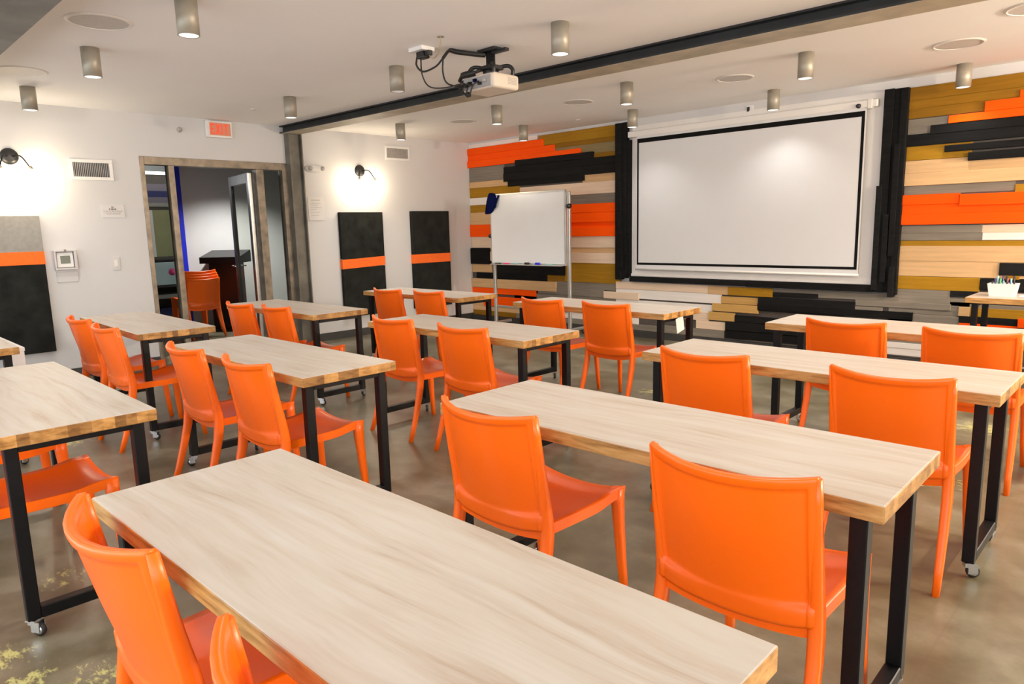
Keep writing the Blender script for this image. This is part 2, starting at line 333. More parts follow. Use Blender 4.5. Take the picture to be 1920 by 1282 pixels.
PLANKS=[
 (-8.067,-6.679,2.605,2.700,0.020,'white'),
 (-6.651,-5.357,2.517,2.650,0.025,'ochre'),
 (-8.035,-6.562,2.504,2.599,0.050,'orange'),
 (-8.056,-6.360,2.418,2.506,0.035,'orange'),
 (-8.039,-5.912,2.319,2.415,0.055,'orange'),
 (-6.566,-5.361,2.456,2.517,0.020,'ochre_dark'),
 (-6.387,-5.361,2.334,2.456,0.020,'olive'),
 (-5.737,-5.357,2.278,2.334,0.025,'ochre_dark'),
 (-7.080,-5.694,2.274,2.353,0.070,'black'),
 (-7.334,-5.343,2.181,2.276,0.045,'black'),
 (-7.323,-5.332,2.068,2.179,0.060,'black'),
 (-7.318,-5.852,2.084,2.183,0.070,'black'),
 (-7.244,-5.848,1.996,2.083,0.055,'black'),
 (-8.067,-7.336,2.107,2.323,0.020,'grey'),
 (-8.052,-7.260,2.015,2.105,0.030,'tan'),
 (-8.069,-7.042,1.866,2.016,0.020,'ochre'),
 (-7.025,-5.350,1.818,1.972,0.035,'cream'),
 (-5.887,-5.357,1.973,2.069,0.025,'tan'),
 (-8.057,-6.670,1.760,1.866,0.030,'white'),
 (-8.074,-6.681,1.647,1.761,0.020,'ochre'),
 (-8.066,-6.675,1.464,1.646,0.030,'tan'),
 (-8.059,-6.862,1.281,1.464,0.040,'orange'),
 (-8.079,-6.881,1.114,1.281,0.025,'cream'),
 (-8.053,-7.669,0.868,1.107,0.050,'black'),
 (-8.073,-7.593,0.739,0.866,0.025,'tan'),
 (-7.982,-6.537,0.649,0.742,0.040,'black'),
 (-7.633,-6.196,0.739,0.874,0.030,'black'),
 (-6.560,-6.131,0.625,0.738,0.020,'ochre_dark'),
 (-8.061,-6.364,0.508,0.646,0.040,'tan'),
 (-8.090,-6.753,0.419,0.506,0.030,'orange'),
 (-7.836,-6.718,0.231,0.379,0.045,'orange'),
 (-8.081,-7.740,0.224,0.382,0.030,'tan'),
 (-8.068,-7.103,0.152,0.224,0.030,'tan'),
 (-8.067,-7.168,0.045,0.152,0.030,'ochre_dark'),
 (-6.868,-5.361,1.696,1.818,0.020,'grey'),
 (-6.844,-5.339,1.582,1.695,0.050,'orange'),
 (-6.852,-5.342,1.456,1.582,0.045,'orange'),
 (-6.883,-5.364,1.387,1.457,0.015,'orange'),
 (-6.853,-5.339,1.273,1.387,0.050,'orange'),
 (-6.876,-5.353,1.122,1.272,0.030,'cream'),
 (-7.696,-5.360,1.055,1.121,0.020,'tan'),
 (-7.686,-5.350,0.917,1.055,0.035,'cream'),
 (-6.214,-5.349,0.784,0.916,0.025,'ochre'),
 (-6.212,-5.345,0.657,0.785,0.030,'ochre'),
 (-6.386,-5.352,0.565,0.656,0.020,'grey'),
 (-6.720,-5.546,0.469,0.569,0.030,'grey'),
 (-5.542,-4.995,0.463,0.555,0.035,'cream'),
 (-6.751,-5.004,0.340,0.467,0.020,'grey'),
 (-7.192,-5.000,0.234,0.341,0.025,'white'),
 (-7.201,-5.003,0.152,0.233,0.020,'white'),
 (-7.205,-4.155,-0.024,0.152,0.020,'grey'),
 (-5.348,-4.038,0.598,0.690,0.030,'cream'),
 (-5.351,-3.868,0.482,0.597,0.025,'white'),
 (-4.036,-3.785,0.591,0.687,0.035,'tan'),
 (-3.782,-3.260,0.591,0.687,0.045,'ochre'),
 (-3.869,-3.425,0.493,0.574,0.035,'tan2'),
 (-3.974,-3.418,0.400,0.488,0.045,'tan2'),
 (-4.022,-3.695,0.289,0.388,0.040,'tan2'),
 (-5.355,-3.981,0.367,0.462,0.020,'white'),
 (-5.351,-4.021,0.272,0.368,0.025,'cream'),
 (-4.188,-3.814,0.174,0.272,0.025,'cream'),
 (-4.629,-3.822,0.031,0.173,0.020,'grey'),
 (-5.905,-4.189,0.041,0.155,0.020,'grey'),
 (-3.296,-2.010,0.644,0.687,0.020,'grey'),
 (-3.253,-2.777,0.604,0.650,0.045,'black'),
 (-3.420,-2.403,0.509,0.589,0.050,'black'),
 (-3.422,-2.514,0.435,0.504,0.040,'black'),
 (-3.425,-1.881,0.444,0.516,0.050,'black'),
 (-3.693,-1.872,0.294,0.366,0.040,'black'),
 (-3.803,-2.503,0.191,0.285,0.045,'black'),
 (-3.803,-2.824,0.097,0.190,0.040,'black'),
 (-2.784,-2.006,0.611,0.660,0.025,'grey'),
 (-2.408,-1.574,0.554,0.613,0.030,'grey'),
 (-2.513,-2.153,0.487,0.548,0.040,'grey'),
 (-2.157,-1.402,0.508,0.597,0.020,'grey'),
 (-1.885,-1.395,0.378,0.500,0.025,'grey'),
 (-3.543,-1.380,-0.027,0.111,0.020,'grey'),
 (-2.827,-1.383,0.200,0.305,0.025,'grey'),
 (-1.995,-1.265,0.162,0.217,0.040,'white'),
 (-2.024,-1.262,0.092,0.161,0.035,'white'),
 (-2.048,-0.650,2.478,2.596,0.020,'ochre_dark'),
 (-2.039,-0.642,2.402,2.477,0.030,'ochre_dark'),
 (-2.035,-0.637,2.316,2.403,0.025,'ochre_dark'),
 (-1.430,-0.640,2.308,2.392,0.050,'orange'),
 (-1.186,-0.648,2.376,2.453,0.045,'orange'),
 (-1.699,-0.631,2.239,2.306,0.055,'orange'),
 (-2.038,-1.690,2.173,2.310,0.020,'grey'),
 (-1.839,-0.624,2.159,2.239,0.045,'black'),
 (-2.042,-0.617,2.068,2.172,0.040,'black'),
 (-1.712,-0.610,1.991,2.047,0.060,'black'),
 (-1.526,-0.606,1.900,1.971,0.055,'black'),
 (-2.044,-1.504,1.937,2.065,0.020,'ochre'),
 (-2.044,-0.600,1.819,1.934,0.025,'tan'),
 (-2.044,-0.591,1.706,1.819,0.030,'tan'),
 (-2.051,-1.166,1.623,1.704,0.018,'grey'),
 (-1.165,-0.446,1.603,1.676,0.025,'ochre'),
 (-2.037,-1.568,1.530,1.622,0.050,'orange'),
 (-1.563,-0.435,1.509,1.610,0.065,'orange'),
 (-2.040,-0.430,1.443,1.530,0.040,'orange'),
 (-2.037,-0.422,1.346,1.443,0.050,'orange'),
 (-2.034,-1.379,1.267,1.339,0.020,'grey'),
 (-2.028,-1.374,1.199,1.267,0.025,'grey'),
 (-1.380,-0.418,1.266,1.336,0.020,'cream'),
 (-1.373,-0.412,1.201,1.266,0.030,'white'),
 (-2.038,-0.408,1.149,1.197,0.020,'ochre'),
 (-2.032,-0.400,1.007,1.149,0.030,'tan'),
 (-2.027,-0.389,0.865,1.007,0.028,'tan'),
 (-2.024,-1.360,0.739,0.862,0.030,'ochre'),
 (-1.224,-0.388,0.893,1.002,0.045,'black'),
 (-1.360,-0.378,0.757,0.859,0.035,'black'),
 (-1.173,-1.073,0.857,0.892,0.050,'ochre_dark'),
 (-1.585,-0.371,0.684,0.740,0.030,'black'),
 (-1.584,-0.368,0.634,0.683,0.020,'grey'),
 (-2.024,-1.585,0.607,0.739,0.025,'grey'),
 (-2.023,-1.512,0.489,0.602,0.020,'grey'),
 (-1.509,-1.422,0.512,0.597,0.035,'tan'),
 (-1.428,-0.363,0.583,0.625,0.020,'grey'),
 (-1.421,-0.358,0.512,0.592,0.025,'ochre'),
 (-1.502,-1.059,0.449,0.507,0.030,'black'),
 (-1.056,-0.350,0.439,0.520,0.040,'orange'),
 (-1.498,-1.055,0.407,0.449,0.030,'orange'),
]

# ------------------------------------------------------------------ the setting
floor = struct('floor', 'floor', (-13.2, XR, YB, YF + .15, -.12, 0))
ceil = struct('ceiling', 'ceiling', (XW - .12, XR, YB, YF + .15, ZC, ZC + .12))
# left wall with the entrance opening
DY0, DY1, DZ = 2.714, 4.404, 2.25
bm = bmesh.new()
box(bm, XW - .12, XW, YB, DY0, 0, ZC); box(bm, XW - .12, XW, DY1, YF + .15, 0, ZC); box(bm, XW - .12, XW, DY0, DY1, DZ, ZC)
wl = obj('wall_left', bm, 'wall'); wl['kind'] = 'structure'
struct('wall_front', 'wall', (XW, XR, YF, YF + .15, 0, ZC))
bm = bmesh.new()
box(bm, XW, XW + .014, YB, DY0 - .002, 0, .10); box(bm, XW, XW + .014, 4.58, YF, 0, .10)
obj('baseboard_left', bm, 'baseboard')['kind'] = 'structure'
struct('wall_right', 'wall', (XR, XR + .15, 1.2, YF + .15, 0, ZC))
struct('baseboard_front', 'baseboard', (XW + .014, XR, YF - .075, YF, 0, .075))
# concrete bulkhead hanging from the ceiling behind the first row of lamps
struct('trim_1', 'concrete', (XW, XR, .2, 1.02, 2.48, ZC))
# corridor and the room behind the doorway
struct('wall_corridor', 'corridor', (-10.9, -10.75, 4.115, 6.3, 0, 2.5))
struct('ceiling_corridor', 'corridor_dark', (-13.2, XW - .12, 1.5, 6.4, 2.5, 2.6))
struct('trim_2', 'blue', (-10.93, -10.70, 4.0, 4.115, 0, 2.5))
bm = bmesh.new(); box(bm, -12.3, -12.15, 1.5, 6.4, 0, 2.5); box(bm, -12.3, XW - .12, 1.4, 1.5, 0, 2.5); box(bm, -10.75, XW - .12, 6.3, 6.4, 0, 2.5)
obj('wall_back', bm, 'brown_dark')['kind'] = 'structure'
for i, (z0, z1, m) in enumerate(((2.13, 2.24, 'mauve'), (2.03, 2.13, 'darkblue'), (1.94, 2.03, 'mauve'), (1.88, 1.94, 'felt_grey'))):
    struct('trim_%d' % (3 + i), m, (-12.15, -12.13, 2.2, 6.2, z0, z1))

# steel beam across the ceiling and the column it lands on
def beam_y(x): return 4.351 + .0322 * (x + 7.757)
def beam_y2(x): return 4.56 + .040 * (x + 8.09)
bm = bmesh.new()
def bprism(a0, a1, f0, f1, z0, z1, mat):
    xs = (XW, XR); P = []
    for x in xs:
        ya, yb = beam_y(x), beam_y2(x)
        P.append([(x, ya + (yb - ya) * f0, z0), (x, ya + (yb - ya) * f1, z0), (x, ya + (yb - ya) * f1, z1), (x, ya + (yb - ya) * f0, z1)])
    v = [[bm.verts.new(p) for p in q] for q in P]
    for k in range(4):
        f = bm.faces.new((v[0][k], v[0][(k + 1) % 4], v[1][(k + 1) % 4], v[1][k])); f.material_index = mat
    bm.faces.new(v[0]).material_index = mat; bm.faces.new(v[1]).material_index = mat
bprism(0, 0, 0, 1, 2.598, 2.600, 1); bprism(0, 0, 0, 1, 2.600, 2.614, 0); bprism(0, 0, .22, .78, 2.614, 2.676, 0); bprism(0, 0, 0, 1, 2.676, ZC, 0)
bmo = obj('steel_beam', bm, ['beam', 'beam_under_lit']); tag(bmo, 'long dark steel beam crossing the white ceiling above the tables', 'beam')
bm = bmesh.new()
for y0, y1, x1 in ((4.395, 4.41, -7.99), (4.41, 4.56, -8.045), (4.56, 4.575, -7.99)): box(bm, XW, x1, y0, y1, 0, 2.598)
cm = obj('steel_column', bm, 'column_steel'); tag(cm, 'raw grey steel column on the left wall under the beam end', 'column')

# entrance: steel frame with two glass sidelights and an open door
d = thing('door_1', 'raw steel door frame with glass sidelights either side of an open doorway', 'door frame', (XW, 3.55, 0)); d['kind'] = 'structure'
bm = bmesh.new()
def fr(y0, y1, z0, z1, x0=-.10, x1=.012): box(bm, x0, x1, y0 - 3.55, y1 - 3.55, z0, z1, bev=.003, seg=1)
fr(DY0, 2.76, 0, DZ); fr(4.335, DY1, 0, DZ); fr(3.0, 3.062, 0, DZ - .085); fr(4.0, 4.09, 0, DZ - .085); fr(2.76, 4.335, DZ - .085, DZ)
fr(2.76, 3.0, 0, .09); fr(4.09, 4.335, 0, .09)
obj('frame', bm, 'frame_steel', d)
for y0, y1 in ((2.76, 3.0), (4.09, 4.335)): bx('pane', 'glass', (-.06, -.052, y0 - 3.55, y1 - 3.55, .09, DZ - .085), d)
# open door leaf, hinged on the right mullion, swung into the corridor
lf = thing('door_2', 'dark metal glazed door standing open into the corridor', 'door', (XW - .14, 3.99, 0), PI * .5 - .17); lf['kind'] = 'structure'
# local +y runs along the leaf (world -x)
bm = bmesh.new()
for y0, y1, z0, z1 in ((0, .11, .01, 2.14), (.80, .90, .01, 2.14), (.11, .80, .01, .26), (.11, .80, 2.02, 2.14)): box(bm, -.022, .022, y0, y1, z0, z1, bev=.003, seg=1)
obj('leaf_frame', bm, 'door_metal', lf)
bx('hinge_edge', 'door_bright', (-.026, .026, -.012, .03, .02, 2.13), lf)
bx('pane', 'glass', (-.006, .006, .11, .80, .26, 2.02), lf)
bm = bmesh.new(); tube(bm, [(-.075, .85, 1.0), (-.075, .70, 1.0)], .009); tube(bm, [(-.02, .85, 1.0), (-.075, .85, 1.0)], .009); tube(bm, [(.075, .85, 1.0), (.075, .70, 1.0)], .009); tube(bm, [(.02, .85, 1.0), (.075, .85, 1.0)], .009)
obj('handle', bm, 'chrome', lf)

# things seen through the doorway
t = thing('lectern', 'black slant-topped lectern standing just inside the doorway', 'lectern', (-10.27, 4.50, 0), -2.35)
bm = bmesh.new(); box(bm, -.20, .20, -.16, .16, .04, 1.0, bev=.006); obj('body', bm, 'lectern', t)
bm = bmesh.new(); vs = box(bm, -.29, .29, -.23, .25, 1.0, 1.09)
for v in vs[4:]: v.co.z += .09 * (.5 - v.co.y / .48) * 1.0
obj('top', bm, 'lectern', t)
bx('base', 'lectern', (-.24, .24, -.2, .2, 0, .04), t, .005)
t = thing('fluorescent_fixture', 'bright white strip light seen through the left glass sidelight', 'ceiling light', (-11.9, 4.2, 0))
bx('tube', 'tube', (-.03, .03, -.45, .45, 2.372, 2.412), t); bx('housing', 'white', (-.06, .06, -.5, .5, 2.412, 2.5), t)
t = thing('khaki_cabinet', 'tall khaki panel cabinet behind the left glass sidelight', 'cabinet', (-12.1, 4.25, 0))
bx('body', 'yellow_panel', (-.05, .1, -.6, .55, 1.08, 1.82), t); bx('side_post', 'grille_white', (.1, .115, -.19, -.12, 1.08, 1.82), t)
bx('rail', 'brown_dark', (-.05, .12, -.6, .55, 1.03, 1.08), t)
t = thing('wall_shelf', 'dark shelf below the khaki cabinet behind the glass sidelight', 'shelf', (-11.95, 4.2, 0))
bx('board', 'brown_dark', (-.2, .2, -.6, .5, .60, .64), t); bx('lower_board', 'felt_grey', (-.2, .2, -.6, .5, .42, .48), t); bx('plinth', 'darkblue', (-.2, .1, -.6, .5, 0, .26), t)
for y in (-.58, .48): bx('upright', 'brown_dark', (-.2, .2, y, y + .02, 0, .64), t)
t = thing('card_box', 'pale aqua box with a pink mark seen through the left sidelight', 'box', (-11.85, 4.2, .64))
bx('body', 'aqua_box', (-.1, .12, -.3, .28, 0, .35), t, .004)
bm = bmesh.new(); lathe(bm, [(0, .004), (.055, .003), (.055, 0)], 'X', (.121, .05, .2)); obj('mark', bm, 'pink', t)

# ------------------------------------------------------------------ boards on the screen wall
def cladding(name, label, rows, group=None):
    x = (min(r[0] for r in rows) + max(r[1] for r in rows)) / 2
    t = thing(name, label, 'wall cladding', (x, YF, 0))
    t['kind'] = 'thing'
    bx('backing', 'brown_dark', (min(r[0] for r in rows) - x, max(r[1] for r in rows) - x, -.012, -.001, max(.08, min(r[2] for r in rows)), min(ZC - .085, max(r[3] for r in rows) - .02)), t)
    rows = sorted(rows, key=lambda r: (r[4], r[0], r[2])); q = 0
    for x0, x1, z0, z1, dp, c in rows:
        q += 1; dp += .0007 * (q % 9)
        bm = bmesh.new(); cx, cz = (x0 + x1) / 2, (z0 + z1) / 2
        box(bm, x0 - cx, x1 - cx, -dp, -.013, max(z0, .078) - cz, z1 - cz, bev=.0025, seg=1)
        o = obj('board', bm, 'b_' + c, t, (cx - x, 0, cz)); o['label'] = BC[c][2] + ' board'
    return t
def snap(r):
    x0, x1, z0, z1, dp, c = r
    if x0 < -7.99: x0 = XW + .003
    if -5.5 < x1 < -5.2: x1 = -5.28
    if -2.3 < x0 < -1.9: x0 = -2.10
    if x1 > -.4: x1 = .6
    return (x0, x1, z0, min(z1, 2.665), dp, c)
PL = [snap(r) for r in PLANKS]
LEFTP = [r for r in PL if r[1] <= -5.2]; RIGHTP = [r for r in PL if r[0] >= -2.2]; LOWP = [r for r in PL if r[1] > -5.2 and r[0] < -2.2]
cladding('plank_cladding', 'stepped orange, black, ochre and tan boards on the wall behind the rolling whiteboard', LEFTP)
cladding('plank_cladding', 'stepped orange, black, tan and ochre boards right of the projection screen', RIGHTP)
cladding('plank_cladding', 'white, ochre, black and grey boards along the wall below the projection screen', LOWP)

# black timber surround of the screen bay
t = thing('screen_surround', 'black timber posts and sill framing the white projection screen bay', 'frame', (-3.7, YF, 0))
def post(x0, x1, z0, z1, d_, nm='board'): bx(nm, 'b_black', (x0 + 3.7, x1 + 3.7, -d_, -.001, z0, z1), t, .003)
post(-5.325, -5.235, .72, 2.652, .085, 'post'); post(-5.235, -5.165, .74, 2.655, .07, 'post'); post(-5.165, -5.115, .76, 2.44, .055, 'post')
post(-5.27, -5.21, .86, 1.30, .10); post(-5.30, -5.25, .79, 1.55, .097)
post(-2.235, -2.15, .70, 2.604, .085, 'post'); post(-2.15, -2.09, .70, 2.60, .07, 'post'); post(-2.09, -2.03, .68, 2.598, .085, 'post')
post(-2.255, -2.205, .72, 1.72, .10); post(-2.10, -2.05, .66, .95, .105); post(-2.18, -2.13, .80, 1.45, .10); post(-2.12, -2.07, 1.05, 2.1, .10)
post(-5.11, -3.55, .702, .765, .08, 'sill'); post(-3.55, -2.24, .698, .768, .085, 'sill')
# white bay lining
bx('lining', 'white_trim', (-5.11 + 3.7, -2.24 + 3.7, -.02, -.002, .765, 2.60), t)
bx('ledge', 'white_trim', (-5.11 + 3.7, -2.24 + 3.7, -.04, -.02, .768, .80), t, .003)

# pull-down projection screen
t = thing('projection_screen', 'large white pull-down projection screen with a black border', 'projection screen', (-3.7, YF - .07, 0))
sx0, sx1 = -5.00 + 3.7, -2.40 + 3.7
bm = bmesh.new(); box(bm, sx0 - .012, sx1 + .012, -.003, .003, .868, 2.50); obj('fabric', bm, 'screen', t)
bm = bmesh.new()
for a in ((sx0, sx1, 2.385, 2.436), (sx0, sx1, .915, .942), (sx0, sx0 + .022, .942, 2.385), (sx1 - .028, sx1, .942, 2.385)): box(bm, a[0], a[1], -.0045, -.003, a[2], a[3])
obj('black_border', bm, 'black_border', t)
bm = bmesh.new(); tube(bm, [(sx0 - .02, 0, .862), (sx1 + .02, 0, .862)], .012); obj('weight_bar', bm, 'white_trim', t)
bm = bmesh.new(); box(bm, -5.14 + 3.7, -2.29 + 3.7, -.012, .066, 2.462, 2.535, bev=.012, seg=3); obj('casing', bm, 'white_trim', t)
bm = bmesh.new(); lathe(bm, [(0, -.028), (.018, -.026), (.022, 0), (.022, .01)], 'Y', (-2.46 + 3.7, -.012, 2.485)); obj('end_knob', bm, 'dark_plastic', t)
bx('end_bracket', 'white_trim', (-2.38 + 3.7, -2.34 + 3.7, -.016, .066, 2.45, 2.54), t, .004)
t = thing('wall_sensor', 'small white wall plate with a black square above the projection screen', 'sensor', (-3.60, YF, 2.595))
bx('plate', 'white', (-.04, .04, -.012, -.001, -.055, .055), t, .003); bx('socket', 'dark_plastic', (-.03, 0, -.02, -.012, -.01, .04), t, .002)

# ------------------------------------------------------------------ left-wall fittings
def wall_thing(name, label, cat, y, z, group=None): return thing(name, label, cat, (XW, y, z), 0, group)
def vent(label, y0, y1, z0, z1, inset, open_):
    t = wall_thing('air_vent', label, 'vent', (y0 + y1) / 2, (z0 + z1) / 2, 'wall air vents'); h, w = (z1 - z0) / 2, (y1 - y0) / 2
    bm = bmesh.new(); i = inset
    box(bm, 0, .014, -w, w, h - i, h, bev=.003, seg=1); box(bm, 0, .014, -w, w, -h, -h + i, bev=.003, seg=1); box(bm, 0, .014, -w, -w + i, -h + i, h - i, bev=.003, seg=1); box(bm, 0, .014, w - i, w, -h + i, h - i, bev=.003, seg=1)
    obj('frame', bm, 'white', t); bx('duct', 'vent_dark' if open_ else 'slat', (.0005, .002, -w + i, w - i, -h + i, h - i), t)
    bm = bmesh.new(); n = 20
    for k in range(n):
        y = -w + i + (k + .5) * 2 * (w - i) / n; v = box(bm, .002, .012, y - .0028, y + .0028, -h + i, h - i)
    obj('louvre', bm, 'slat' if open_ else 'grille', t)
vent('white framed wall vent with dark vertical louvres left of the doorway', 2.055, 2.45, 1.985, 2.192, .034, True)
vent('pale wall vent high above the two dark panels right of the column', 5.88, 6.295, 2.372, 2.557, .028, False)

def sconce(label, y, z):
    t = wall_thing('wall_sconce', label, 'wall light', y, z, 'wall sconces with bare bulbs')
    bm = bmesh.new(); lathe(bm, [(0, .03), (.045, .028), (.07, .018), (.076, .006), (.076, 0)], 'X'); obj('backplate', bm, 'dark_plastic', t)
    for s, e in ((1, (.15, .125, -.105)), (-1, (.15, -.11, -.105))):
        bm = bmesh.new(); e = Vector(e); st = Vector((.025, .02 * s, 0)); mid = Vector((.11, .07 * s, -.005))
        pts = spline([st, mid, e]); tube(bm, pts, .006); dr = (e - mid).normalized()
        a = obj('arm', bm, 'steel', t)
        bm = bmesh.new(); tube(bm, [e - dr * .005, e + dr * .05], .017); obj('socket', bm, 'lamp', a)
        bm = bmesh.new(); bmesh.ops.create_icosphere(bm, subdivisions=2, radius=.028, matrix=Matrix.Translation(e + dr * .085)); obj('bulb', bm, 'bulb', a, smooth=True)
sconce('black bare-bulb wall sconce glowing at the left edge above the grey-topped panel', 1.571, 2.185)
sconce('black bare-bulb wall sconce glowing above the two dark panels', 5.454, 2.205)

# EXIT sign under the ceiling
t = wall_thing('exit_sign', 'glowing red EXIT sign on the wall above the doorway', 'exit sign', 3.585, 2.578)
bx('housing', 'white', (0, .055, -.145, .145, -.085, .095), t, .006)
bx('face', 'exit_face', (.0552, .0565, -.115, .125, -.062, .075), t)
def letter(parts, y0):
    bm = bmesh.new()
    for p in parts:
        if len(p) == 4: box(bm, .0566, .058, y0 + p[0], y0 + p[1], p[2], p[3])
        else:
            a = Vector((.0566, y0 + p[0], p[1])); b_ = Vector((.0566, y0 + p[2], p[3])); w = .008
            dv = (b_ - a).normalized(); nn = Vector((0, -dv.z, dv.y)) * w
            f = [bm.verts.new(q) for q in (a - nn, a + nn, b_ + nn, b_ - nn)]; g = [bm.verts.new(q.co + Vector((.0014, 0, 0))) for q in f]
            bm.faces.new(f[::-1]); bm.faces.new(g)
            for k in range(4): bm.faces.new((f[k], f[(k + 1) % 4], g[(k + 1) % 4], g[k]))
    return obj('letter', bm, 'exit_text', t)
# seen from the room, +y runs to the right
zb, zt = -.048, .062
letter([(0, .013, zb, zt), (.013, .045, zb, zb + .016), (.013, .045, zt - .016, zt), (.013, .04, -.001, .015)], -.102)
letter([(.003, zb, .045, zt, 1), (.003, zt, .045, zb, 1)], -.044)
letter([(0, .013, zb, zt)], .019)
letter([(.016, .029, zb, zt - .016), (0, .046, zt - .016, zt)], .050)

t = wall_thing('smoke_alarm', 'small grey round detector on the wall left of the EXIT sign', 'detector', 3.159, 2.553)
bm = bmesh.new(); lathe(bm, [(0, .03), (.02, .03), (.028, .012), (.028, 0)], 'X'); obj('body', bm, 'grille', t)

def notice(label, y0, y1, z0, z1, lines):
    t = wall_thing('wall_notice', label, 'sign', (y0 + y1) / 2, (z0 + z1) / 2); w, h = (y1 - y0) / 2, (z1 - z0) / 2
    bx('sheet', 'paper', (.001, .007, -w, w, -h, h), t, .001)
    for (a, b_, zc, th, m) in lines:
        bm = bmesh.new(); y = a * w; k = 0
        while y < b_ * w:                                         # rows of too-small-to-read words
            l = (.014, .024, .018, .03)[k % 4]; k += 1
            box(bm, .0071, .0076, y, min(y + l, b_ * w), zc * h - th / 2, zc * h + th / 2); y += l + .006
        obj('text_line', bm, m, t)
notice('small landscape notice on the wall between the vent and the light switch', 2.30, 2.515, 1.612, 1.742,
       [(-.12, .12, .62, .016, 'ink'), (-.35, .35, .30, .016, 'ink'), (-.85, .85, 0, .012, 'ink_light'), (-.75, .75, -.28, .008, 'ink_light'), (-.6, .6, -.46, .008, 'ink_light')])
notice('white portrait notice sheet on the wall just right of the steel column', 4.655, 4.885, 1.56, 1.85,
       [(-.6, .5, .74, .014, 'ink_light'), (-.7, .5, .48, .007, 'ink_light'), (-.7, .2, .32, .007, 'ink_light'), (-.7, .55, .12, .007, 'ink_light'), (-.7, .0, -.05, .007, 'ink_light'), (-.7, .4, -.3, .007, 'ink_light'), (-.7, .3, -.55, .007, 'ink_light')])

t = wall_thing('emergency_light', 'white oval emergency light on the wall between the column and the sconce', 'emergency light', 4.775, 2.203)
bm = bmesh.new(); n = 28
prof = [(1.0, 0), (1.0, .03), (.85, .055), (.5, .07)]
rings = [[bm.verts.new((x, .14 * s * math.cos(2 * PI * k / n), .052 * s * math.sin(2 * PI * k / n))) for k in range(n)] for s, x in prof]
for a, b_ in zip(rings, rings[1:]):
    for k in range(n): bm.faces.new((a[k], a[(k + 1) % n], b_[(k + 1) % n], b_[k])).smooth = True
bm.faces.new(rings[-1]); bm.faces.new(rings[0][::-1]); obj('body', bm, 'white', t)
for y in (-.085, .085):
    bm = bmesh.new(); lathe(bm, [(0, .088), (.022, .086), (.03, .07), (.03, .03)], 'X', (0, y, 0)); obj('lamp_head', bm, 'grille', t)

t = wall_thing('thermostat', 'white thermostat with a grey display in a smoky clear cover', 'thermostat', 1.92, 1.198)
bm = bmesh.new()
for a in ((-.098, .098, .082, .097), (-.098, .098, -.097, -.078), (-.098, -.082, -.078, .082), (.074, .098, -.078, .082)): box(bm, 0, .05, *a, bev=.003, seg=1)
obj('cover', bm, 'clear_grey', t); bx('body', 'white', (0, .03, -.075, .068, -.072, .075), t, .005)
bx('display', 'lcd', (.0302, .032, -.045, .04, -.035, .042), t); bx('lock', 'ink', (.05, .056, -.012, .008, .082, .105), t)
t = tag(bx('blank_plate', 'wall_plate', (0, .008, -.095, .095, -.052, .052), None, .003, (XW, 1.925, 1.03)), 'blank white wall plate just below the thermostat', 'wall plate')
t = wall_thing('light_switch', 'white light switch on the wall left of the doorway', 'light switch', 2.38, 1.14)
bx('plate', 'wall_plate', (0, .008, -.038, .038, -.07, .07), t, .003); bx('rocker', 'white_trim', (.008, .013, -.017, .017, -.034, .034), t, .002)

def acoustic(label, y0, y1, z0, z1, band, grey_top, group):
    t = wall_thing('acoustic_panel', label, 'acoustic panel', (y0 + y1) / 2, z0, group); w = (y1 - y0) / 2
    b0, b1, tilt = band
    bm = bmesh.new(); box(bm, .001, .055, -w, w, 0, b0 - z0, bev=.004); obj('lower_field', bm, 'felt_dark', t)
    bm = bmesh.new(); box(bm, .001, .055, -w, w, b1 - z0, z1 - z0, bev=.004); obj('upper_field', bm, 'felt_grey' if grey_top else 'felt_dark', t)
    bm = bmesh.new(); vs = box(bm, .001, .058, -w - .003, w + .003, b0 - z0 - .004, b1 - z0 + .004)
    for v in vs: v.co.z += tilt * v.co.y
    obj('band', bm, 'felt_orange', t)
acoustic('wall panel with grey top, orange band and dark lower part beside the thermostat', .95, 1.738, .306, 1.632, (1.172, 1.288, 0), True, 'felt wall panels')
acoustic('dark wall panel with a slanting orange band under the right sconce', 5.075, 5.75, .28, 1.66, (.935, 1.05, .035), False, 'felt wall panels')
acoustic('dark wall panel with orange band nearest the plank wall', 6.25, 6.945, .28, 1.675, (.936, 1.056, 0), False, 'felt wall panels')

